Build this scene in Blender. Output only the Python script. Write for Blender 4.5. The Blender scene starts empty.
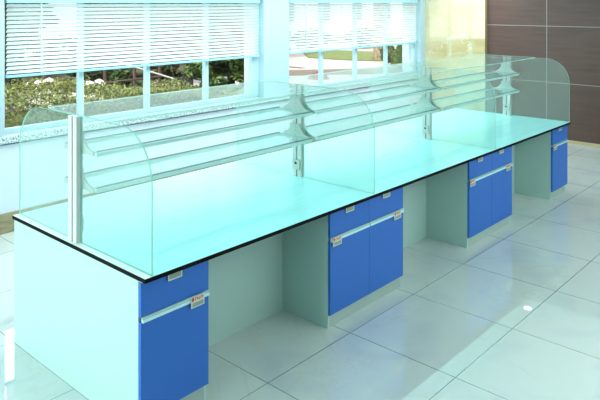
import bpy, bmesh, math, random
from mathutils import Vector, Matrix, Euler
random.seed(7)
SC = bpy.context.scene
COL = SC.collection
PI = math.pi

# ------------------------------------------------------------------ materials
def lin(c):
    c /= 255.0
    return c / 12.92 if c <= 0.04045 else ((c + 0.055) / 1.055) ** 2.4
def rgb(r, g, b):
    return (lin(r), lin(g), lin(b), 1.0)

def mat(name, col, rough=0.5, metal=0.0, ior=1.45, noise=None, emit=None, bump=None):
    m = bpy.data.materials.new(name); m.use_nodes = True
    nt = m.node_tree; p = nt.nodes['Principled BSDF']
    p.inputs['Base Color'].default_value = col
    p.inputs['Roughness'].default_value = rough
    p.inputs['Metallic'].default_value = metal
    p.inputs['IOR'].default_value = ior
    if emit:
        p.inputs['Emission Color'].default_value = col
        p.inputs['Emission Strength'].default_value = emit
    if noise:                                   # (scale, second colour, contrast lo, hi[, stretch])
        tc = nt.nodes.new('ShaderNodeTexCoord')
        mp = nt.nodes.new('ShaderNodeMapping')
        n = nt.nodes.new('ShaderNodeTexNoise'); n.inputs['Scale'].default_value = noise[0]
        n.inputs['Detail'].default_value = 6
        r = nt.nodes.new('ShaderNodeValToRGB')
        r.color_ramp.elements[0].position = noise[2]; r.color_ramp.elements[1].position = noise[3]
        r.color_ramp.elements[0].color = col; r.color_ramp.elements[1].color = noise[1]
        if len(noise) > 4: mp.inputs['Scale'].default_value = noise[4]
        nt.links.new(tc.outputs['Object'], mp.inputs['Vector'])
        nt.links.new(mp.outputs['Vector'], n.inputs['Vector'])
        nt.links.new(n.outputs['Fac'], r.inputs['Fac'])
        nt.links.new(r.outputs['Color'], p.inputs['Base Color'])
    return m

class NT:
    """small helper to wire math nodes"""
    def __init__(s, m): s.t = m.node_tree
    def n(s, typ, **kw):
        x = s.t.nodes.new(typ)
        for k, v in kw.items(): setattr(x, k, v)
        return x
    def link(s, a, b): s.t.links.new(a, b)
    def math(s, op, a, b=None, c=None):
        x = s.n('ShaderNodeMath', operation=op)
        for i, v in enumerate((a, b, c)):
            if v is None: continue
            if isinstance(v, (int, float)): x.inputs[i].default_value = v
            else: s.link(v, x.inputs[i])
        return x.outputs[0]
    def mix(s, f, a, b):
        x = s.n('ShaderNodeMix', data_type='RGBA')
        for i, v in ((0, f), (6, a), (7, b)):
            if isinstance(v, (int, float, tuple)): x.inputs[i].default_value = v
            else: s.link(v, x.inputs[i])
        return x.outputs[2]

def floor_mat():
    m = mat('polished_tiles', rgb(205, 222, 220), 0.004, ior=2.4)
    h = NT(m); p = m.node_tree.nodes['Principled BSDF']
    tc = h.n('ShaderNodeTexCoord'); sp = h.n('ShaderNodeSeparateXYZ')
    h.link(tc.outputs['Object'], sp.inputs[0])
    def line(o, off, pitch, w):
        a = h.math('FRACT', h.math('DIVIDE', h.math('ADD', o, off), pitch))
        d = h.math('ABSOLUTE', h.math('SUBTRACT', a, 0.5))
        return h.math('GREATER_THAN', d, 0.5 - w / pitch)
    g = h.math('MAXIMUM', line(sp.outputs[0], 8.0, 0.8, 0.0022), line(sp.outputs[1], 8.09, 0.8, 0.0022))
    # marble: soft clouds and thin veins
    def noise(scale, det, dist=0.0):
        n = h.n('ShaderNodeTexNoise'); n.inputs['Scale'].default_value = scale
        n.inputs['Detail'].default_value = det; n.inputs['Distortion'].default_value = dist
        h.link(tc.outputs['Object'], n.inputs['Vector']); return n.outputs['Fac']
    cl = h.n('ShaderNodeMapRange'); cl.inputs[1].default_value = 0.52; cl.inputs[2].default_value = 0.72
    h.link(noise(1.7, 5, 0.8), cl.inputs[0])
    v = h.math('ABSOLUTE', h.math('SUBTRACT', noise(0.9, 4, 1.5), 0.5))
    vn = h.n('ShaderNodeMapRange'); vn.inputs[1].default_value = 0.0; vn.inputs[2].default_value = 0.012
    vn.inputs[3].default_value = 0.25; vn.inputs[4].default_value = 0.0
    h.link(v, vn.inputs[0])
    c1 = h.mix(h.math('MULTIPLY', cl.outputs[0], 0.8), rgb(194, 206, 204), rgb(178, 191, 198))
    c2 = h.mix(vn.outputs[0], c1, rgb(184, 180, 164))
    c3 = h.mix(g, c2, rgb(74, 86, 84))
    h.link(c3, p.inputs['Base Color'])
    return m

def panel_mat(name, c1, c2, zs, ys, zoff, yoff, line_col, lw, rough, stretch, ior=1.5, scale=3.0, streaks=None):
    """wall panels: joints every zs along z and ys along y, faint streaked grain"""
    m = mat(name, c1, rough, ior=ior); h = NT(m); p = m.node_tree.nodes['Principled BSDF']
    tc = h.n('ShaderNodeTexCoord'); sp = h.n('ShaderNodeSeparateXYZ'); h.link(tc.outputs['Object'], sp.inputs[0])
    def line(o, off, pitch):
        a = h.math('FRACT', h.math('DIVIDE', h.math('ADD', o, off), pitch))
        d = h.math('ABSOLUTE', h.math('SUBTRACT', a, 0.5))
        return h.math('GREATER_THAN', d, 0.5 - lw / pitch)
    g = h.math('MAXIMUM', line(sp.outputs[2], zoff, zs), line(sp.outputs[1], yoff, ys))
    mp = h.n('ShaderNodeMapping'); mp.inputs['Scale'].default_value = stretch
    h.link(tc.outputs['Object'], mp.inputs[0])
    n = h.n('ShaderNodeTexNoise'); n.inputs['Scale'].default_value = scale; n.inputs['Detail'].default_value = 8
    h.link(mp.outputs[0], n.inputs['Vector'])
    r = h.n('ShaderNodeMapRange'); r.inputs[1].default_value = 0.3; r.inputs[2].default_value = 0.7
    h.link(n.outputs['Fac'], r.inputs[0])
    c = h.mix(r.outputs[0], c1, c2)
    if streaks:
        n2 = h.n('ShaderNodeTexNoise'); n2.inputs['Scale'].default_value = 1.1; n2.inputs['Detail'].default_value = 5
        n2.inputs['Distortion'].default_value = 1.2; h.link(tc.outputs['Object'], n2.inputs['Vector'])
        v = h.math('ABSOLUTE', h.math('SUBTRACT', n2.outputs['Fac'], 0.56))
        q = h.n('ShaderNodeMapRange'); q.inputs[2].default_value = 0.010
        q.inputs[3].default_value = 0.5; q.inputs[4].default_value = 0.0
        h.link(v, q.inputs[0]); c = h.mix(q.outputs[0], c, streaks)
    h.link(h.mix(g, c, line_col), p.inputs['Base Color'])
    return m

def glass_mat(name, tint, haze_col, haze, ior=1.5):
    """sheet glass: tinted see-through, a slight milky haze and mirror-like sheen by angle"""
    m = bpy.data.materials.new(name); m.use_nodes = True; h = NT(m); t = m.node_tree
    t.nodes.clear()
    out = h.n('ShaderNodeOutputMaterial')
    tr = h.n('ShaderNodeBsdfTransparent'); tr.inputs[0].default_value = tint
    df = h.n('ShaderNodeBsdfDiffuse'); df.inputs[0].default_value = haze_col
    tl = h.n('ShaderNodeBsdfTranslucent'); tl.inputs[0].default_value = haze_col
    m0 = h.n('ShaderNodeMixShader'); m0.inputs[0].default_value = 0.5
    h.link(df.outputs[0], m0.inputs[1]); h.link(tl.outputs[0], m0.inputs[2])
    m1 = h.n('ShaderNodeMixShader'); m1.inputs[0].default_value = haze
    h.link(tr.outputs[0], m1.inputs[1]); h.link(m0.outputs[0], m1.inputs[2])
    gl = h.n('ShaderNodeBsdfGlossy'); gl.inputs['Roughness'].default_value = 0.0
    fr = h.n('ShaderNodeFresnel'); fr.inputs[0].default_value = ior
    # the back of a face would read as total internal reflection: use the outside index there too
    geo = h.n('ShaderNodeNewGeometry')
    f = h.math('MULTIPLY', fr.outputs[0], h.math('SUBTRACT', 1.0, geo.outputs['Backfacing']))
    m2 = h.n('ShaderNodeMixShader'); h.link(h.math('MULTIPLY', f, 0.75), m2.inputs[0])
    h.link(m1.outputs[0], m2.inputs[1]); h.link(gl.outputs[0], m2.inputs[2])
    h.link(m2.outputs[0], out.inputs[0])
    return m

def slat_mat():
    m = bpy.data.materials.new('blind_slat_white'); m.use_nodes = True; h = NT(m); m.node_tree.nodes.clear()
    out = h.n('ShaderNodeOutputMaterial')
    d = h.n('ShaderNodeBsdfDiffuse'); d.inputs[0].default_value = rgb(240, 246, 246)
    t = h.n('ShaderNodeBsdfTranslucent'); t.inputs[0].default_value = rgb(240, 248, 248)
    x = h.n('ShaderNodeMixShader'); x.inputs[0].default_value = 0.6
    h.link(d.outputs[0], x.inputs[1]); h.link(t.outputs[0], x.inputs[2]); h.link(x.outputs[0], out.inputs[0])
    return m

def leaf_mat(name, c1, c2, scale=6):
    m = mat(name, c1, 0.6, noise=(scale, c2, 0.35, 0.65)); return m

M = {
 'floor': floor_mat(),
 'white_paint': mat('white_paint', rgb(196, 212, 222), 0.6),
 'ceiling': mat('ceiling_paint', rgb(238, 242, 240), 0.8),
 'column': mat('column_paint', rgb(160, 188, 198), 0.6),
 'frame': mat('window_frame_paint', rgb(170, 202, 210), 0.4),
 'brown': panel_mat('brown_panels', rgb(86, 64, 56), rgb(74, 54, 47), 0.924, 1.60, 2.0 - 1.879 + 0.924 * 2 - 2.0, 0.22 + 6.4, rgb(150, 150, 146), 0.0045, 0.35, (1.0, 0.6, 9.0)),
 'beige': panel_mat('beige_marble', rgb(196, 188, 146), rgb(182, 172, 126), 0.60, 1.2, 0.6 * 4 - 1.375, 0.37, rgb(186, 168, 116), 0.003, 0.008, (1, 1, 2), ior=3.0, streaks=rgb(226, 232, 226)),
 'skirt': mat('skirting_stone', rgb(150, 142, 112), 0.35, noise=(5, rgb(128, 120, 92), 0.35, 0.65, (1, 1, 6))),
 'skirt_pale': mat('skirting_pale', rgb(178, 168, 132), 0.35),
 'sill': mat('speckled_sill', rgb(196, 212, 214), 0.3, noise=(58, rgb(96, 120, 122), 0.50, 0.58)),
 'white_board': mat('white_laminate', rgb(172, 205, 198), 0.45),
 'toe': mat('toe_kick_grey', rgb(160, 184, 176), 0.5),
 'blue': mat('blue_laminate', rgb(42, 104, 190), 0.42, ior=1.4),
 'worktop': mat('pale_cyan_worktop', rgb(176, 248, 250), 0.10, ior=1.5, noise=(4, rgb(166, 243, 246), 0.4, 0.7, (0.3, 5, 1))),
 'worktop_edge_white': mat('white_worktop_border', rgb(232, 246, 244), 0.2),
 'black': mat('black_edge', rgb(4, 4, 5), 0.6, ior=1.2),
 'alu': mat('aluminium', rgb(202, 204, 198), 0.45, 0.15),
 'alu_dark': mat('aluminium_groove', rgb(110, 134, 132), 0.5, 0.1),
 'alu_cyan': mat('anodised_strip', rgb(190, 232, 236), 0.35, 0.1),
 'alu_teal': mat('anodised_strip_top', rgb(136, 178, 180), 0.4, 0.1),
 'bracket': mat('bracket_plastic', rgb(184, 194, 186), 0.5),
 'rail': mat('shelf_rail_grey', rgb(112, 122, 124), 0.35, 0.3),
 'rail_pale': mat('shelf_rail_pale', rgb(190, 226, 220), 0.35),
 'black_hole': mat('black_plug', rgb(12, 14, 16), 0.5),
 'card_frame': mat('card_holder_white', rgb(206, 212, 196), 0.4),
 'card_paper': mat('card_insert', rgb(134, 156, 142), 0.3),
 'card_red': mat('card_red', rgb(190, 36, 40), 0.5),
 'glass': glass_mat('partition_glass', (0.91, 0.97, 0.958, 1), rgb(226, 248, 242), 0.11),
 'glass_edge': glass_mat('glass_edge', (0.72, 0.92, 0.86, 1), rgb(166, 216, 202), 0.85),
 'shelf_glass': glass_mat('shelf_glass', (0.95, 0.992, 0.988, 1), rgb(220, 248, 242), 0.10),
 'pane': glass_mat('window_glass', (0.985, 0.995, 0.995, 1), rgb(240, 250, 250), 0.0),
 'slat': slat_mat(),
 'blind_rail': mat('blind_rail', rgb(142, 190, 204), 0.4),
 'blind_cord': mat('blind_cord', rgb(176, 206, 210), 0.6),
 'lamp': mat('lamp_lens', (1, 0.98, 0.94, 1), 0.4, emit=6.0),
 'lamp_ring': mat('lamp_ring', rgb(235, 238, 236), 0.4),
 'ground': mat('garden_soil', rgb(76, 76, 46), 0.9, noise=(2, rgb(60, 62, 36), 0.4, 0.6)),
 'paving': mat('pale_paving', rgb(154, 150, 146), 0.8, noise=(0.6, rgb(142, 138, 132), 0.4, 0.7)),
 'kerb': mat('beige_kerb', rgb(136, 126, 116), 0.8),
 'lawn': mat('lawn_green', rgb(84, 98, 42), 0.9, noise=(3, rgb(96, 106, 54), 0.4, 0.6)),
 'hedge1': leaf_mat('hedge_leaf_light', rgb(148, 150, 78), rgb(124, 130, 64)),
 'hedge2': leaf_mat('hedge_leaf_mid', rgb(96, 106, 48), rgb(80, 90, 40)),
 'hedge3': leaf_mat('hedge_leaf_pale', rgb(136, 138, 86), rgb(118, 120, 68)),
 'con1': leaf_mat('conifer_leaf', rgb(84, 108, 48), rgb(58, 80, 40)),
 'con2': leaf_mat('conifer_leaf_brown', rgb(80, 72, 52), rgb(52, 52, 38)),
 'con3': leaf_mat('conifer_leaf_light', rgb(118, 140, 66), rgb(82, 106, 48)),
 'bark': mat('bark', rgb(70, 52, 42), 0.9),
 'flower': mat('white_petals', rgb(238, 232, 234), 0.7),
 'flower_mauve': mat('mauve_petals', rgb(170, 140, 160), 0.7),
 'red_flower': mat('red_petals', rgb(132, 44, 50), 0.7),
 'fence_wood': mat('weathered_wood', rgb(92, 74, 64), 0.8),
 'pole_white': mat('white_pole', rgb(220, 212, 204), 0.6),
 'facade': mat('white_facade', rgb(236, 232, 228), 0.8),
 'facade_win': mat('facade_window', rgb(120, 128, 132), 0.2),
 'roof': mat('roof_tiles', rgb(136, 122, 112), 0.8),
 'stone': mat('tan_stone', rgb(150, 134, 112), 0.8, noise=(6, rgb(110, 98, 80), 0.4, 0.6)),
}

# ------------------------------------------------------------------ mesh helpers
class MB:
    def __init__(s): s.bm = bmesh.new(); s.mats = []
    def mi(s, m):
        if m not in s.mats: s.mats.append(m)
        return s.mats.index(m)
    def box(s, x0, x1, y0, y1, z0, z1, m, bev=0.0):
        r = bmesh.ops.create_cube(s.bm, size=1.0)
        vs = r['verts']
        for v in vs:
            v.co = Vector(((x0 + x1) / 2 + v.co.x * (x1 - x0), (y0 + y1) / 2 + v.co.y * (y1 - y0), (z0 + z1) / 2 + v.co.z * (z1 - z0)))
        fs = set(f for v in vs for f in v.link_faces); i = s.mi(m)
        for f in fs: f.material_index = i
        if bev > 0:
            es = list(set(e for v in vs for e in v.link_edges))
            b = bmesh.ops.bevel(s.bm, geom=es, offset=bev, segments=2, affect='EDGES', profile=0.5)
            for f in b['faces']: f.material_index = i
        return s
    def prism(s, pts, axis, a0, a1, m, m_side=None):
        """closed outline pts extruded along axis; outline coordinates are the two other axes in order"""
        def co(p, a):
            if axis == 'x': return (a, p[0], p[1])
            if axis == 'y': return (p[0], a, p[1])
            return (p[0], p[1], a)
        A = [s.bm.verts.new(co(p, a0)) for p in pts]; B = [s.bm.verts.new(co(p, a1)) for p in pts]
        i = s.mi(m); j = s.mi(m_side) if m_side else i
        fs = [s.bm.faces.new(A), s.bm.faces.new(list(reversed(B)))]
        for f in fs: f.material_index = i
        n = len(pts); sides = []
        for k in range(n):
            f = s.bm.faces.new((A[(k + 1) % n], A[k], B[k], B[(k + 1) % n])); f.material_index = j; sides.append(f)
        bmesh.ops.recalc_face_normals(s.bm, faces=fs + sides)
        return s
    def cyl(s, p0, p1, r, m, seg=12, r2=None):
        p0 = Vector(p0); p1 = Vector(p1); d = p1 - p0
        c = bmesh.ops.create_cone(s.bm, cap_ends=True, segments=seg, radius1=r, radius2=r if r2 is None else r2, depth=d.length)
        rot = d.to_track_quat('Z', 'Y').to_matrix().to_4x4(); mt = Matrix.Translation((p0 + p1) / 2) @ rot
        i = s.mi(m)
        for v in c['verts']: v.co = mt @ v.co
        for f in set(f for v in c['verts'] for f in v.link_faces): f.material_index = i
        return s
    def tube(s, pts, r, m, seg=8):
        for a, b in zip(pts[:-1], pts[1:]): s.cyl(a, b, r, m, seg)
        return s
    def leaf(s, c, size, m, up=0.0):
        n = Vector((random.gauss(0, 1), random.gauss(0, 1), random.gauss(0, 1) + up)).normalized()
        t = n.orthogonal().normalized(); t = Matrix.Rotation(random.uniform(0, 2 * PI), 3, n) @ t; b = n.cross(t)
        w = size * random.uniform(.35, .55); l = size * random.uniform(.7, 1.2)
        c = Vector(c)
        vs = [s.bm.verts.new(c + t * l * .5), s.bm.verts.new(c + b * w * .5 + n * size * .08), s.bm.verts.new(c - t * l * .5), s.bm.verts.new(c - b * w * .5 + n * size * .08)]
        f = s.bm.faces.new(vs); f.material_index = s.mi(m)
        return s
    def blob(s, c, rx, ry, rz, m, sub=2, rough=0.12):
        r = bmesh.ops.create_icosphere(s.bm, subdivisions=sub, radius=1.0); i = s.mi(m)
        for v in r['verts']:
            k = 1 + random.uniform(-rough, rough)
            v.co = Vector((c[0] + v.co.x * rx * k, c[1] + v.co.y * ry * k, c[2] + v.co.z * rz * k))
        for f in set(f for v in r['verts'] for f in v.link_faces): f.material_index = i
        return s
    def build(s, name, parent=None, loc=(0, 0, 0), smooth=False):
        me = bpy.data.meshes.new(name); s.bm.to_mesh(me); s.bm.free()
        for m in s.mats: me.materials.append(M[m])
        if smooth:
            for p in me.polygons: p.use_smooth = True
        o = bpy.data.objects.new(name, me); COL.objects.link(o); o.location = loc
        if parent: o.parent = parent
        return o

def tag(o, label=None, cat=None, group=None, kind=None):
    if label: o['label'] = label
    if cat: o['category'] = cat
    if group: o['group'] = group
    if kind: o['kind'] = kind
    return o
def thing(name, label, cat, loc=(0, 0, 0), group=None):
    o = bpy.data.objects.new(name, None); COL.objects.link(o); o.location = loc; o.empty_display_size = 0.1
    return tag(o, label, cat, group)
def kids(o): return [c for c in bpy.data.objects if c.parent == o]
def dup(root, loc, label=None):
    def cp(o, par):
        c = o.copy(); COL.objects.link(c)
        if par: c.parent = par
        for k in kids(o): cp(k, c)
        return c
    r = cp(root, None); r.location = loc
    if label: r['label'] = label
    return r
def struct(name, mb, label=None, cat=None, parent=None, loc=(0, 0, 0)):
    o = mb.build(name, parent, loc)
    if parent is None: tag(o, label, cat, None, 'structure')
    return o

# ------------------------------------------------------------------ the room
XL, XR, YB, YW, ZC = -5.0, 8.785, -6.5, 3.62, 2.70
struct('floor', MB().box(XL - .2, XR + .2, YB - .2, YW + .02, -0.1, 0.0, 'floor'), 'polished pale tile floor with thin dark joints', 'floor')
struct('ceiling', MB().box(XL - .2, XR + .3, YB - .2, 4.03, ZC, ZC + .2, 'ceiling'), 'plain white ceiling above the bench', 'ceiling')

# window wall: low wall, columns, head
w = MB()
w.box(XL, XR + .2, YW, 4.03, 0, 0.863, 'white_paint')
w.box(XL, XR + .2, 3.63, 4.03, 2.36, ZC, 'white_paint')
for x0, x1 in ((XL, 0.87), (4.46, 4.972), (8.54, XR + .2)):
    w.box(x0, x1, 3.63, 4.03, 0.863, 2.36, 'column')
w.box(XL, -0.6, 3.63, 4.03, 0.863, 2.36, 'white_paint')
struct('wall_window_side', w, 'bluish white window wall with columns between the windows', 'wall')
struct('trim_1', MB().box(XL, XR - .085, 3.585, 3.77, 0.880, 0.950, 'sill', .006), 'speckled stone sill running below both windows', 'window sill')
struct('baseboard_window_side', MB().box(XL, XR - .085, 3.603, 3.622, 0.0, 0.195, 'skirt', .003), 'tan stone skirting along the window wall', 'skirting')

# right wall
struct('wall_right', MB().box(XR, XR + .2, YB, 2.45, 0, ZC, 'brown'), 'dark brown panelled wall with pale joints', 'wall')
struct('wall_right_marble', MB().box(8.70, XR + .2, 2.43, 3.64, 0, ZC, 'beige'), 'glossy beige marble wall beside the second window', 'wall')
struct('baseboard_right', MB().box(XR - .014, XR + .01, YB, 2.43, 0.0, 0.05, 'skirt_pale', .003), 'low tan skirting under the brown wall', 'skirting')
# walls behind and left of the camera
struct('wall_back', MB().box(XL, XR + .2, YB - .2, YB, 0, ZC, 'brown'), 'brown panelled wall behind the viewer', 'wall')
wl = MB()
wl.box(XL - .2, XL, YB, YW, 0, 0.5, 'white_paint'); wl.box(XL - .2, XL, YB, YW, 2.5, ZC, 'white_paint')
wl.box(XL - .2, XL, YB, -.4, 0.5, 2.5, 'white_paint'); wl.box(XL - .2, XL, 3.2, YW, 0.5, 2.5, 'white_paint')
struct('wall_left', wl, 'white wall with a wide window on the left side', 'wall')

# windows
def window(idx, x0, x1, mull, lab, fl, fr):
    z0, z1 = 0.950, 2.36
    root = thing('window_%d' % idx, lab, 'window', ((x0 + x1) / 2, 3.75, z0)); root['kind'] = 'structure'
    ox, oy, oz = root.location
    f = MB(); Y0, Y1 = 3.72 - oy, 3.785 - oy
    f.box(x0 - ox, x1 - ox, Y0, Y1, 0.0, 0.052, 'frame', .004)
    f.box(x0 - ox, x1 - ox, Y0, Y1, z1 - oz - .07, z1 - oz, 'frame', .004)
    f.box(x0 - ox, fl - ox, Y0, Y1, 0.052, z1 - oz - .07, 'frame', .004)
    f.box(fr - ox, x1 - ox, Y0, Y1, 0.052, z1 - oz - .07, 'frame', .004)
    f.build('window_frame', root)
    xs = [fl] + list(mull) + [fr]
    for c in mull:
        MB().box(c - .028 - ox, c + .028 - ox, Y0, Y1, 0.052, z1 - oz - .07, 'frame', .004).build('mullion', root)
    for a, b in zip(xs[:-1], xs[1:]):
        MB().box(a - ox, b - ox, 3.752 - oy, 3.758 - oy, 0.045, z1 - oz - .06, 'pane').build('pane', root)
window(1, 0.87, 4.46, (1.75, 2.613, 3.515), 'wide window with three mullions facing the green hedge', 0.915, 4.31)
window(2, 4.972, 8.54, (5.822, 6.692, 7.578), 'wide window with three mullions facing the driveway', 5.04, 8.432)

# venetian blinds
def blind(x0, x1, wand_x, lab):
    L = x1 - x0; root = thing('venetian_blind', lab, 'blind', ((x0 + x1) / 2, 3.675, 2.36), 'venetian blinds in the windows')
    MB().box(-L / 2, L / 2, -.03, .03, -.10, -.002, 'blind_rail', .004).build('headrail', root)
    s = MB(); n = 17; pitch = 0.0416; w2 = .025; a = math.radians(-44)
    for k in range(n):
        zc = -.128 - k * pitch
        pts = []
        for q in range(5):                       # gently crowned slat
            t = -1 + q * .5; u = t * w2; c = .003 * (1 - t * t)
            pts.append((u * math.cos(a) + c * math.sin(a), -u * math.sin(a) * -1 + c * math.cos(a)))
        up = [s.bm.verts.new((-L / 2 + .012, y, zc + z)) for y, z in pts]; dn = [s.bm.verts.new((L / 2 - .012, y, zc + z)) for y, z in pts]
        i = s.mi('slat')
        for q in range(4):
            f = s.bm.faces.new((up[q], up[q + 1], dn[q + 1], dn[q])); f.material_index = i
    s.build('slats', root, smooth=True)
    zb = -.128 - n * pitch
    MB().box(-L / 2, L / 2, -.025, .025, zb - .010, zb + .014, 'blind_rail', .004).build('bottom_rail', root)
    for t in (-.44, -.15, .15, .44):
        MB().cyl((t * L, -.027, -.1), (t * L, -.027, zb), .0016, 'blind_cord', 6).build('ladder_cord', root)
    MB().cyl((wand_x - root.location.x, -.045, -.1), (wand_x - root.location.x, -.045, zb + .02), .006, 'blind_cord', 8).build('tilt_wand', root)
    return root
blind(0.90, 4.40, 1.25, 'white venetian blind half lowered over the hedge window')
blind(5.00, 8.47, 5.35, 'white venetian blind half lowered over the driveway window')

# ------------------------------------------------------------------ the bench
BL, BW, ZT = 6.0, 1.52, 0.841
ct = thing('countertop', 'long pale cyan lab bench countertop with black edge', 'countertop', (0, 0, 0.817))
MB().box(0, BL + .012, 0, BW, 0.0, 0.0235, 'black', .0006).build('black_core', ct)
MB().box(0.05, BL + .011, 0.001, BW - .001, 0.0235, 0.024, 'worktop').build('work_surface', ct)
MB().box(0.001, 0.05, 0.001, BW - .001, 0.0235, 0.024, 'worktop_edge_white').build('border_strip', ct)

ep = MB().box(0.0, 0.022, 0.060, BW - .03, 0.0, 0.8165, 'white_board', .001).build('end_panel')
tag(ep, 'tall white end panel closing the near left end of the bench', 'panel')
ep2 = MB().box(BL - .014, BL + .008, 0.060, BW - .03, 0.0, 0.8165, 'white_board', .001).build('end_panel')
tag(ep2, 'white end panel closing the far right end of the bench', 'panel')

STRIP = [(.038, .0265), (.035, .0265), (.027, .014), (.025, .0), (.038, .0)]
def pull(root, x0, x1, z, name):
    m = MB(); m.prism([(y, z + q) for y, q in STRIP], 'x', x0, x1, 'alu_cyan')
    m.bm.faces.ensure_lookup_table()
    j = m.mi('alu_teal')
    for f in m.bm.faces:
        c = f.calc_center_median()
        if abs(f.normal.x) < .5 and c.z > z + .016: f.material_index = j
    return m.build(name, root)
def card(root, xc, zt, kind):
    """clip-on label holder hanging from a pull strip"""
    m = MB(); w = .047; y = .0285 if kind == 'drawer' else .0235
    if kind == 'drawer':
        m.box(xc - w, xc + w, y - .002, y, zt - .046, zt, 'card_frame', .0006)
        m.box(xc - w + .008, xc + w - .008, y - .0028, y - .0018, zt - .039, zt - .011, 'card_paper')
    else:                                         # printed red emblem and a row of small red marks on the clip
        m.box(xc - w, xc + w, y - .002, y, zt - .030, zt + .029, 'card_frame', .0006)
        m.box(xc - w + .008, xc + w - .008, y - .0028, y - .0018, zt - .024, zt - .002, 'card_paper')
        zz = zt + .008
        def red(a, b, c, d): m.box(xc + a, xc + b, y - .0028, y - .0018, zz + c, zz + d, 'card_red')
        red(-.042, -.026, .002, .019); red(-.039, -.031, -.004, .0019)
        for k in range(5):
            x = -.018 + k * .0122; q = (.014, .007, .0, .014, .007)[k]
            red(x, x + .004, 0, .017); red(x + .0041, x + .009, q, q + .0045)
    return m.build('label_holder', root)

def cabinet(x0, x1, cols, lab, drawer_cards, door_cards, open_end=None):
    """base cabinet, front at y=.038; cols doors and drawers; cards = x of the label holders"""
    r = thing('base_cabinet', lab, 'cabinet', (x0, 0, 0))
    W = x1 - x0
    a = .0225 if open_end == 'l' else 0.0; b = W - .0225 if open_end == 'r' else W
    c = MB()
    c.box(a, a + .018, .060, .50, 0, .8165, 'white_board'); c.box(b - .018, b, .060, .50, 0, .8165, 'white_board')
    c.box(a + .018, b - .018, .060, .48, .0855, .104, 'white_board'); c.box(a + .018, b - .018, .48, .498, .0, .8165, 'white_board')
    c.box(a + .018, b - .018, .060, .48, .80, .8165, 'white_board')
    c.build('carcass', r)
    MB().box(a + .018, b - .018, .063, .079, 0.0, .085, 'toe').build('toe_kick', r)
    w = W / cols
    for k in range(cols):
        p, q = k * w + .0012, (k + 1) * w - .0012
        dr = MB().box(p, q, .038, .058, .632, .812, 'blue', .001).build('drawer', r)
        MB().box(p + .002, q - .002, .029, .059, .8122, .8162, 'alu_cyan', .0008).build('pull_strip', dr)
        if drawer_cards[k] is not None: card(dr, drawer_cards[k] - x0, .8165, 'drawer')
        do = MB().box(p, q, .038, .058, .096, .604, 'blue', .001).build('door', r)
        pull(do, p + .004, q - .004, .604, 'pull_strip')
        card(do, door_cards[k] - x0, .602, 'door')
    return r
cabinet(0.0, 0.455, 1, 'narrow blue fronted cabinet at the near left end of the bench', [.212], [.363], 'l')
cabinet(1.540, 2.452, 2, 'wide two door blue cabinet standing second from the left', [1.752, 2.208], [1.602, 2.352])
cabinet(3.552, 4.465, 2, 'wide two door blue cabinet standing third from the left', [3.750, 4.199], [3.592, 4.347])
cabinet(5.540, 6.008, 1, 'narrow blue fronted cabinet at the far right end of the bench', [5.752], [5.590], 'r')
# knee-space back panels
for x0, x1, lab in ((.4555, 1.5395, 'white back panel of the knee space nearest the viewer'),
                    (2.4525, 3.5515, 'white back panel of the middle knee space'),
                    (4.4655, 5.5395, 'white back panel of the far right knee space')):
    o = MB().box(0, x1 - x0, 0, .018, 0, .8165, 'white_board').build('knee_space_panel', None, (x0, .49, 0)); tag(o, lab, 'panel')

# ------------------------------------------------------------------ glass partitions
ZG = 1.588; R = .285; Z0 = .8415
def outline(y0, y1, front, back):
    pts = [(y0, Z0)]
    if front:
        for k in range(13):
            t = PI - k / 12 * PI / 2; pts.append((y0 + R + R * math.cos(t), ZG - R + R * math.sin(t)))
    else: pts.append((y0, ZG))
    if back:
        for k in range(13):
            t = PI / 2 - k / 12 * PI / 2; pts.append((y1 - R + R * math.cos(t), ZG - R + R * math.sin(t)))
    else: pts.append((y1, ZG))
    pts.append((y1, Z0)); return pts
def partition(x, lab):
    r = thing('glass_partition', lab, 'glass partition', (x, 0, 0), 'rounded glass partitions across the bench')
    MB().prism(outline(0.008, .7215, True, False), 'x', -.0055, .0055, 'glass', 'glass_edge').build('front_pane', r)
    MB().prism(outline(.8185, BW - .006, False, True), 'x', -.0055, .0055, 'glass', 'glass_edge').build('rear_pane', r)
    return r
PX = (0.05, 2.02, 4.03, 5.985)
partition(PX[0], 'rounded greenish glass partition at the near left end of the bench')
partition(PX[1], 'rounded glass partition above the second blue cabinet')
partition(PX[2], 'rounded glass partition above the third blue cabinet')
partition(PX[3], 'rounded glass partition at the far right end before the brown wall')

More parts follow.
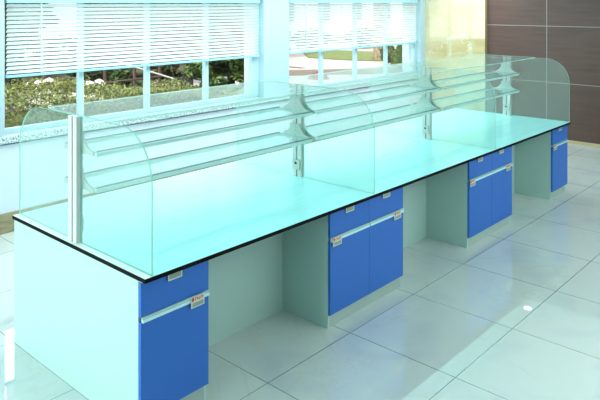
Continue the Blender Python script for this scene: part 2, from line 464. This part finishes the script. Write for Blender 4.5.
# ------------------------------------------------------------------ uprights with brackets
def bell(yc, zt, zb, half_top, half_bot):
    pts = [(yc - half_bot, zb - .012), (yc - half_bot, zb + .012)]
    for k in range(1, 9):
        t = k / 8.0                               # concave flare
        pts.append((yc - half_bot + (half_bot - half_top) * math.sin(t * PI / 2), zb + .012 + (zt - zb - .012) * (1 - math.cos(t * PI / 2))))
    pts += [(2 * yc - y, z) for y, z in reversed(pts)]
    return pts
YP = .770
def upright(x, lab, faces, socket=True):
    r = thing('shelf_upright', lab, 'upright', (x, YP, Z0), 'aluminium uprights along the bench')
    c = MB(); hx, hy, H = .021, .048, 1.5875 - Z0
    # extruded profile with a groove down each broad face
    g, d = .006, .008
    prof = [(-hx, -hy), (hx, -hy), (hx, -g), (hx - d, -g), (hx - d, g), (hx, g), (hx, hy), (-hx, hy), (-hx, g), (-hx + d, g), (-hx + d, -g), (-hx, -g)]
    c.prism(prof, 'z', 0, H, 'alu'); c.build('column', r)
    MB().box(-hx + d - .001, hx - d + .001, -g, g, 0.001, H - .001, 'alu_dark').build('groove', r)
    for s in faces:
        for zt, zb in ((1.497, 1.372), (1.275, 1.160)):
            m = MB(); a, b = (s * (hx + .0005), s * (hx + .011))
            m.prism(bell(.01, zt - Z0, zb - Z0 + .006, .052, .170), 'x', min(a, b), max(a, b), 'bracket')
            bk = m.build('bracket', r)
            for k in range(3):
                q = MB(); q.cyl((s * (hx + .0105), .0, zt - Z0 - .018 - k * .035), (s * (hx + .0125), .0, zt - Z0 - .018 - k * .035), .004, 'alu_dark', 10)
                q.build('screw', bk)
    if socket:
        s = -1; m = MB()
        m.box(-hx - .014, -hx - .0005, -.040, .040, .062, .140, 'bracket', .002)
        m.build('connector_box', r)
        m = MB(); m.box(-hx - .0155, -hx - .0135, -.012, .010, .103, .122, 'black_hole', .001); m.build('black_button', r)
    else:
        m = MB(); m.box(hx + .0005, hx + .014, -.036, .036, .055, .15, 'bracket', .002); m.build('connector_box', r)
    return r
upright(0.041, 'aluminium upright at the near left end of the bench', (1,), False)
upright(2.02, 'aluminium upright with shelf brackets second from the left', (-1, 1))
upright(4.02, 'aluminium upright with shelf brackets in front of the marble wall', (-1, 1))
upright(5.95, 'aluminium upright with shelf brackets in front of the brown wall', (-1,))

# glass shelves between the uprights
BAY = ((0.075, 1.985, 'left'), (2.055, 3.985, 'middle'), (4.055, 5.915, 'right'))
for a, b, nm in BAY:
    for zb, tier in ((1.385, 'upper'), (1.173, 'lower')):
        r = thing('glass_shelf', '%s glass shelf with grey rails in the %s bay of the bench' % (tier, nm), 'shelf', (a, .775, zb), 'glass shelves between the uprights')
        L = b - a; y = .180
        MB().box(0, L, -y + .005, y - .005, -.001, .005, 'shelf_glass').build('glass_plate', r)
        m = MB(); m.box(0, L, -y - .004, -y + .006, -.022, -.001, 'rail_pale'); m.box(0, L, -y - .004, -y + .006, .0051, .011, 'rail'); m.build('front_rail', r)
        m = MB(); m.box(0, L, y - .006, y + .004, -.022, -.001, 'rail_pale'); m.box(0, L, y - .006, y + .004, .0051, .011, 'rail'); m.build('rear_rail', r)
def rr(x0, x1, y0, y1, ra, rb):
    pts = []
    for cx, cy, t0, r in ((x1 - rb, y0 + rb, -PI / 2, rb), (x1 - rb, y1 - rb, 0, rb), (x0 + ra, y1 - ra, PI / 2, ra), (x0 + ra, y0 + ra, PI, ra)):
        for k in range(7): pts.append((cx + r * math.cos(t0 + k / 6 * PI / 2), cy + r * math.sin(t0 + k / 6 * PI / 2)))
    return pts
for (a, b, nm), (x0, x1) in zip(BAY, ((0.045, 2.018), (2.022, 4.028), (4.032, 5.93))):
    o = MB().prism(rr(0, x1 - x0, -.39, .39, .012 if nm != 'left' else .06, .012 if nm != 'right' else .06), 'z', 0, .008, 'shelf_glass', 'glass_edge').build('top_glass_shelf', None, (x0, YP, 1.5885))
    tag(o, 'wide clear glass top shelf lying across the %s bay partitions' % nm, 'shelf', 'glass top shelves')

# ------------------------------------------------------------------ recessed lamp
t = thing('ceiling_downlight', 'small round ceiling lamp near the brown wall, seen mirrored in the floor', 'ceiling lamp', (8.40, 1.54, ZC))
MB().cyl((0, 0, -.012), (0, 0, -.0005), .085, 'lamp_ring', 32).build('ring', t)
MB().cyl((0, 0, -.016), (0, 0, -.0125), .062, 'lamp', 32).build('lens', t)

# ------------------------------------------------------------------ outside
struct('ground', MB().box(-20, 9.5, 4.031, 14, -.2, -.02, 'ground').box(-20, 90, 14, 80, -.24, -.03, 'ground'), 'garden soil outside the hedge window', 'ground')
def poly(name, pts, z0, z1, m, label, cat):
    return struct(name, MB().prism(pts, 'z', z0, z1, m), label, cat)
poly('driveway', [(9.5, 4.031), (60, 4.031), (60, 30), (9.5, 30)], -.26, -.19, 'paving', 'pale paved driveway outside the second window', 'driveway')
poly('plaza', [(14.0, 12.45), (16.4, 10.55), (30, 4.5), (60, 4.5), (60, 40), (14, 40)], -.188, 0.0, 'paving', 'raised pale pavement outside the second window', 'pavement')
k = MB()
k.prism([(13.97, 12.42), (16.38, 10.52), (16.40, 10.55), (14.0, 12.45)], 'z', -.185, .002, 'kerb')
o = struct('kerb', k, 'beige kerb along the raised pavement', 'kerb')
poly('lawn', [(18.3, 15.0), (18.4, 13.2), (18.9, 12.0), (19.2, 11.7), (23.0, 13.9), (21.6, 18.5)], 0.0, .03, 'lawn', 'bright green lawn beyond the pale pavement', 'lawn')
poly('far_lawn', [(23.0, 30), (28, 16.5), (34, 18), (34, 36)], 0.0, .03, 'lawn', 'far strip of green lawn below the white houses', 'lawn')

def leaves_in(mb, c, rad, n, size, mats, shell=.55, flat=1.0, up=.4):
    for _ in range(n):
        d = Vector((random.gauss(0, 1), random.gauss(0, 1), random.gauss(0, 1))).normalized()
        q = shell + (1 - shell) * random.random() ** .5
        mb.leaf((c[0] + d.x * rad[0] * q, c[1] + d.y * rad[1] * q, c[2] + d.z * rad[2] * q), size * random.uniform(.7, 1.3), random.choice(mats), up)

# clipped hedge in front of the first window
hx0, hx1 = -1.0, 6.5
r = thing('hedge', 'broad clipped yellow green hedge outside the first window', 'hedge', ((hx0 + hx1) / 2, 5.6, -.02))
def htop(x, y):
    return 1.10 - .02 * max(0, x - 1) - .13 * max(0, x - 2.9) + .05 * math.sin(x * 2.1) * math.cos(y * 2.7) + .03 * math.sin(x * 7 + y * 5) - .5 * max(0, abs(y - 5.6) - .85) ** 2
f = MB(); core = MB()
for _ in range(46000):
    x = random.uniform(hx0, hx1)
    if random.random() < .62:
        y = random.uniform(4.7, 6.5); z = htop(x, y) + random.gauss(0, .035)
    else:
        z = random.uniform(.0, 1.05); y = 4.7 + random.gauss(0, .05) + .12 * z; z = min(z, htop(x, y))
    f.leaf((x - 2.75, y - 5.6, z), random.uniform(.03, .065), random.choice(('hedge1', 'hedge1', 'hedge2', 'hedge2', 'hedge3')), .8)
for i in range(16):
    core.blob((hx0 + .25 + i * .466 - 2.75, 0, .42), .42, .85, .50 - .012 * i, 'hedge2', 2, .1)
f.build('foliage', r); core.build('inner_growth', r)

def bush(name, x, y, z0, rx, ry, rz, n, size, mats, lab, cat='shrub', trunk=True, group=None, extra=None):
    r = thing(name, lab, cat, (x, y, z0), group)
    m = MB(); leaves_in(m, (0, 0, rz), (rx, ry, rz), n, size, mats); m.build('foliage', r)
    s = MB()
    s.cyl((0, 0, 0), (0, 0, rz * 1.2), .05, 'bark', 8, .03)
    for k in range(5):
        a = k * 1.3; s.cyl((0, 0, rz * .4), (rx * .6 * math.cos(a), ry * .6 * math.sin(a), rz * 1.3), .025, 'bark', 6, .01)
    s.build('stem', r)
    if extra:
        m = MB(); extra(m, rx, ry, rz); m.build('blossoms', r)
    return r
def blossoms(mt, n, s):
    def f(m, rx, ry, rz):
        for _ in range(n):
            a = random.uniform(0, 2 * PI); e = random.uniform(.1, 1.2)
            m.blob((rx * math.cos(a) * math.cos(e) * 1.0, -abs(ry * math.sin(a) * math.cos(e)), rz + rz * math.sin(e)), s, s, s * .8, mt, 1, .25)
    return f
bush('rounded_shrub', 5.5, 7.3, -.02, .8, .6, .42, 3500, .07, ['hedge3', 'hedge2', 'hedge3'], 'rounded grey green shrub just behind the hedge')
bush('flowering_shrub', 3.12, 7.45, -.02, .38, .42, .52, 900, .09, ['hedge2', 'con3'], 'white blossoming shrub behind the hedge near the first mullion', extra=blossoms('flower', 60, .07))
bush('flowering_shrub', 3.98, 7.45, -.02, .38, .42, .48, 800, .09, ['hedge2', 'con3'], 'white blossoming shrub behind the fence posts', extra=blossoms('flower', 60, .07))
bush('flowering_shrub', 2.3, 7.45, -.02, .38, .42, .50, 900, .09, ['con2', 'hedge2'], 'mauve blossoming shrub at the left end of the hedge', extra=blossoms('flower_mauve', 60, .06))

# rustic wooden fence
r = thing('rustic_fence', 'weathered wooden rail fence behind the hedge', 'fence', (4.85, 8.3, -.02))
for k in range(5):
    MB().cyl((-1.2 + k * .6, random.uniform(-.05, .05), 0), (-1.2 + k * .6 + random.uniform(-.05, .05), 0, 1.45), .03, 'fence_wood', 8).build('post', r)
for z in (.75, 1.05, 1.35):
    MB().cyl((-1.3, -.07, z), (1.3, -.07, z + random.uniform(-.06, .06)), .02, 'fence_wood', 8).build('rail', r)
o = MB().cyl((0, 0, 0), (1.25, 0, -.42), .018, 'pole_white', 8).build('handrail', None, (4.95, 8.0, 1.14))
tag(o, 'thin pale slanting handrail in front of the dark trees', 'handrail')

def conifer(x, y, h, rad, lab, mats, name='conifer_tree', tiers=11, n=1300, lo=.1, size=.16):
    r = thing(name, lab, 'tree', (x, y, -.02), 'trees behind the hedge')
    s = MB(); s.cyl((0, 0, 0), (0, 0, h * .9), .11, 'bark', 10, .03)
    for k in range(16):
        a = k * 2.4; z = h * (.12 + .7 * k / 16); l = rad * (1 - .6 * k / 16)
        s.cyl((0, 0, z), (l * .8 * math.cos(a), l * .8 * math.sin(a), z + .15), .035, 'bark', 6, .01)
    s.build('trunk', r)
    m = MB()
    for k in range(tiers * 5):                       # flattened clumps on the boughs
        q = random.random(); z = h * (lo + (1 - lo) * q); a = random.uniform(0, 2 * PI); l = rad * (1.0 - .75 * q) * random.uniform(.45, 1.0)
        leaves_in(m, (l * math.cos(a), l * math.sin(a), z), (.5 * rad * .6, .5 * rad * .6, .17), n // 5, size, mats, .3, up=1.2)
    m.build('foliage', r)
    return r
conifer(8.75, 10.7, 2.5, 1.0, 'dark brownish conifer in the middle of the first window', ['con2', 'con2', 'con1'])
conifer(7.95, 8.2, 2.6, 1.05, 'green layered conifer at the right of the first window', ['con1', 'con3', 'con1'])
conifer(9.9, 14.2, 2.6, 1.5, 'lighter round tree behind the domed shrub', ['con3', 'con1', 'con3'])
conifer(6.55, 11.3, 2.3, .85, 'dark conifer behind the rustic fence', ['con1', 'con2', 'con1'])
conifer(4.6, 13.6, 2.6, 1.2, 'shaded leafy tree at the left of the first window', ['con3', 'con2', 'con1'])
for i, (x, y) in enumerate(((7.6, 17.8), (11.2, 18.2), (14.4, 17.4), (17.4, 17.2))):
    conifer(x, y, 2.9, 1.5, ['leafy backdrop tree behind the left slats of the hedge window blind', 'leafy backdrop tree second from the left behind the hedge window blind', 'leafy backdrop tree third from the left behind the hedge window blind', 'leafy backdrop tree at the right end behind the hedge window blind'][i], [['con1', 'con3', 'con3'], ['con3', 'con1', 'con2']][i % 2], name='leafy_tree', size=.2)
bush('low_plant', 6.95, 5.6, -.02, .2, .2, .42, 260, .09, ['hedge1', 'con3'], 'small leafy plant at the left corner of the driveway window')

# cone shaped shrub and stone pillar beyond the pavement
r = thing('conical_shrub', 'dark green cone shaped shrub at the right of the driveway window', 'shrub', (17.45, 9.95, 0))
m = MB()
for _ in range(3200):
    q = random.random(); a = random.uniform(0, 2 * PI); l = .32 * (1 - q) ** .7 * (1 + .1 * math.sin(9 * a)) * random.uniform(.8, 1.05)
    m.leaf((l * math.cos(a), l * math.sin(a), .05 + q * .85), .07, random.choice(('con1', 'con3', 'con1')), .3)
m.build('foliage', r); MB().cyl((0, 0, 0), (0, 0, .8), .04, 'bark', 8, .02).build('stem', r)
o = MB().box(-.2, .2, -.2, .2, 0, 2.5, 'stone', .02).box(-.26, .26, -.26, .26, 0, .18, 'stone', .01).build('stone_pillar', None, (19.5, 12.25, 0)); tag(o, 'tan stone pillar at the right edge of the lawn', 'pillar')
bush('clipped_shrub', 18.6, 11.25, 0, .32, .32, .36, 700, .11, ['con2', 'con1', 'hedge2'], 'brownish shrub beside the tan stone pillar')
for i, (x, y) in enumerate(((20.4, 20.2), (22.6, 18.6), (24.8, 17.0), (27.4, 15.4))):
    bush('boundary_shrub', x, y, 0, 1.2, .8, .5, 1100, .16, ['con1', 'con2', 'con1'], ['dark shrub at the left end of the row behind the lawn', 'dark shrub second from left behind the lawn', 'dark shrub third from left behind the lawn', 'dark shrub at the right end of the row behind the lawn'][i], group='shrubs behind the lawn')

# red flower bed on the driveway and two white guide stripes
r = thing('flower_mound', 'low mound of red flowers on the driveway', 'flower bed', (14.2, 10.95, -.19))
m = MB(); m.prism([(  .36 * math.cos(k * PI / 12), .36 * math.sin(k * PI / 12)) for k in range(24)], 'z', 0, .04, 'kerb'); m.build('border', r)
m = MB(); m.blob((0, 0, .02), .28, .28, .17, 'red_flower', 2, .1)
leaves_in(m, (0, 0, .03), (.31, .31, .19), 700, .06, ['red_flower', 'red_flower', 'flower_mauve'], .85); m.build('petals', r)
for (a, b), lab in ((((10.2, 9.6), (13.0, 10.9)), 'white painted line left of the red flower mound'), (((13.9, 10.2), (13.3, 8.2)), 'white painted line right of the red flower mound')):
    d = (Vector(b) - Vector(a)).normalized(); nrm = Vector((-d.y, d.x)) * .05
    o = MB().prism([(a[0] + nrm.x, a[1] + nrm.y), (b[0] + nrm.x, b[1] + nrm.y), (b[0] - nrm.x, b[1] - nrm.y), (a[0] - nrm.x, a[1] - nrm.y)], 'z', -.1895, -.187, 'facade').build('painted_line')
    tag(o, lab, 'road marking', None, 'structure')
# dark seam in the plaza
o = MB().prism([(14.95, 13.2), (15.1, 13.1), (15.0, 12.25), (14.85, 12.35)], 'z', 0.0, .012, 'bark').build('drain_cover'); tag(o, 'dark slot drain cover in the pale pavement', 'drain')

# houses
def house(x, y, sx, sy, h, lab, rows, cols, face):
    r = thing('house', lab, 'house', (x, y, -.03))
    MB().box(-sx / 2, sx / 2, -sy / 2, sy / 2, 0, h, 'facade').build('walls', r)
    MB().prism([(-sx / 2 - .4, h), (sx / 2 + .4, h), (0, h + 1.8)], 'y', -sy / 2 - .4, sy / 2 + .4, 'roof').build('roof', r)
    for i in range(rows):
        for j in range(cols):
            z = 1.0 + i * 2.8
            u = -sx / 2 + sx * (j + .5) / cols
            MB().box(u - .55, u + .55, -sy / 2 - .03, -sy / 2 + .02, z, z + 1.4, 'facade_win').build('window', r)
            v = -sy / 2 + sy * (j + .5) / cols
            MB().box(-sx / 2 - .03, -sx / 2 + .02, v - .55, v + .55, z, z + 1.4, 'facade_win').build('window', r)
    return r
house(9, 25.5, 16, 8, 5.6, 'white house beyond the garden trees', 2, 5, 'y')
house(38, 33, 22, 14, 6.0, 'white house beyond the far lawn', 2, 6, 'y')

# ------------------------------------------------------------------ light
W = bpy.data.worlds.new('sky'); SC.world = W; W.use_nodes = True
nt = W.node_tree; bg = nt.nodes['Background']
bg.inputs['Color'].default_value = (0.95, 0.98, 1.0, 1); bg.inputs['Strength'].default_value = 2.8

def light(name, typ, loc, rot, energy, color, **kw):
    l = bpy.data.lights.new(name, typ); l.energy = energy; l.color = color
    for k, v in kw.items(): setattr(l, k, v)
    o = bpy.data.objects.new(name, l); COL.objects.link(o); o.location = loc; o.rotation_euler = rot
    return o
sun = light('sun', 'SUN', (0, 0, 30), (0, 0, 0), 4.5, (1, .97, .90), angle=.02)
sun.rotation_euler = Vector((0.72, -0.10, -0.69)).to_track_quat('-Z', 'Y').to_euler()
# daylight through the wide window on the left, ceiling lamps, and two added fills
light('left_window_daylight', 'AREA', (XL + .05, 1.4, 1.5), (0, -PI / 2, 0), 200, (.82, 1.0, 1.0), shape='RECTANGLE', size=1.9, size_y=3.6)
light('ceiling_lamps_over_bench', 'AREA', (4.5, 2.6, ZC - .03), (0, 0, 0), 205, (.94, 1.0, 1.0), shape='RECTANGLE', size=8.2, size_y=1.2)
light('added_aisle_fill', 'AREA', (5.0, -3.2, ZC - .03), (0, 0, 0), 125, (.90, 1.0, .97), shape='RECTANGLE', size=7.0, size_y=1.5)  # added fill out of view to lift the cabinet fronts; no fixture here
light('added_ceiling_fill', 'AREA', (3.5, -5.0, 1.9), (PI, 0, 0), 200, (.96, .99, 1.0), shape='RECTANGLE', size=8.0, size_y=.6)  # added light floating in mid-air, aimed up to brighten the ceiling; no fitting

# ------------------------------------------------------------------ camera
cam = bpy.data.cameras.new('camera'); co = bpy.data.objects.new('camera', cam); COL.objects.link(co)
co.location = (-0.869 * 2.26, -1.259 * 2.26, 2.26)
d = Vector((0.74218232, 0.67019803, 0.0))
co.rotation_euler = d.to_track_quat('-Z', 'Y').to_euler()
cam.sensor_width = 36; cam.lens = 36 * 655.585 / 600; cam.shift_y = -197.0 / 600; cam.clip_end = 300
SC.camera = co
SC.view_settings.view_transform = 'Standard'; SC.view_settings.look = 'None'
SC.view_settings.exposure = 0.1; SC.view_settings.gamma = 1.0; SC.view_settings.use_curve_mapping = False
c = SC.cycles
c.use_denoising = True; c.use_adaptive_sampling = False
c.denoising_prefilter = 'ACCURATE'; c.denoising_input_passes = 'RGB_ALBEDO_NORMAL'
c.use_light_tree = True; c.light_sampling_threshold = 0.0
c.max_bounces = 16; c.transparent_max_bounces = 40; c.diffuse_bounces = 5; c.glossy_bounces = 5
c.caustics_reflective = False; c.caustics_refractive = False
c.sample_clamp_indirect = 4.0
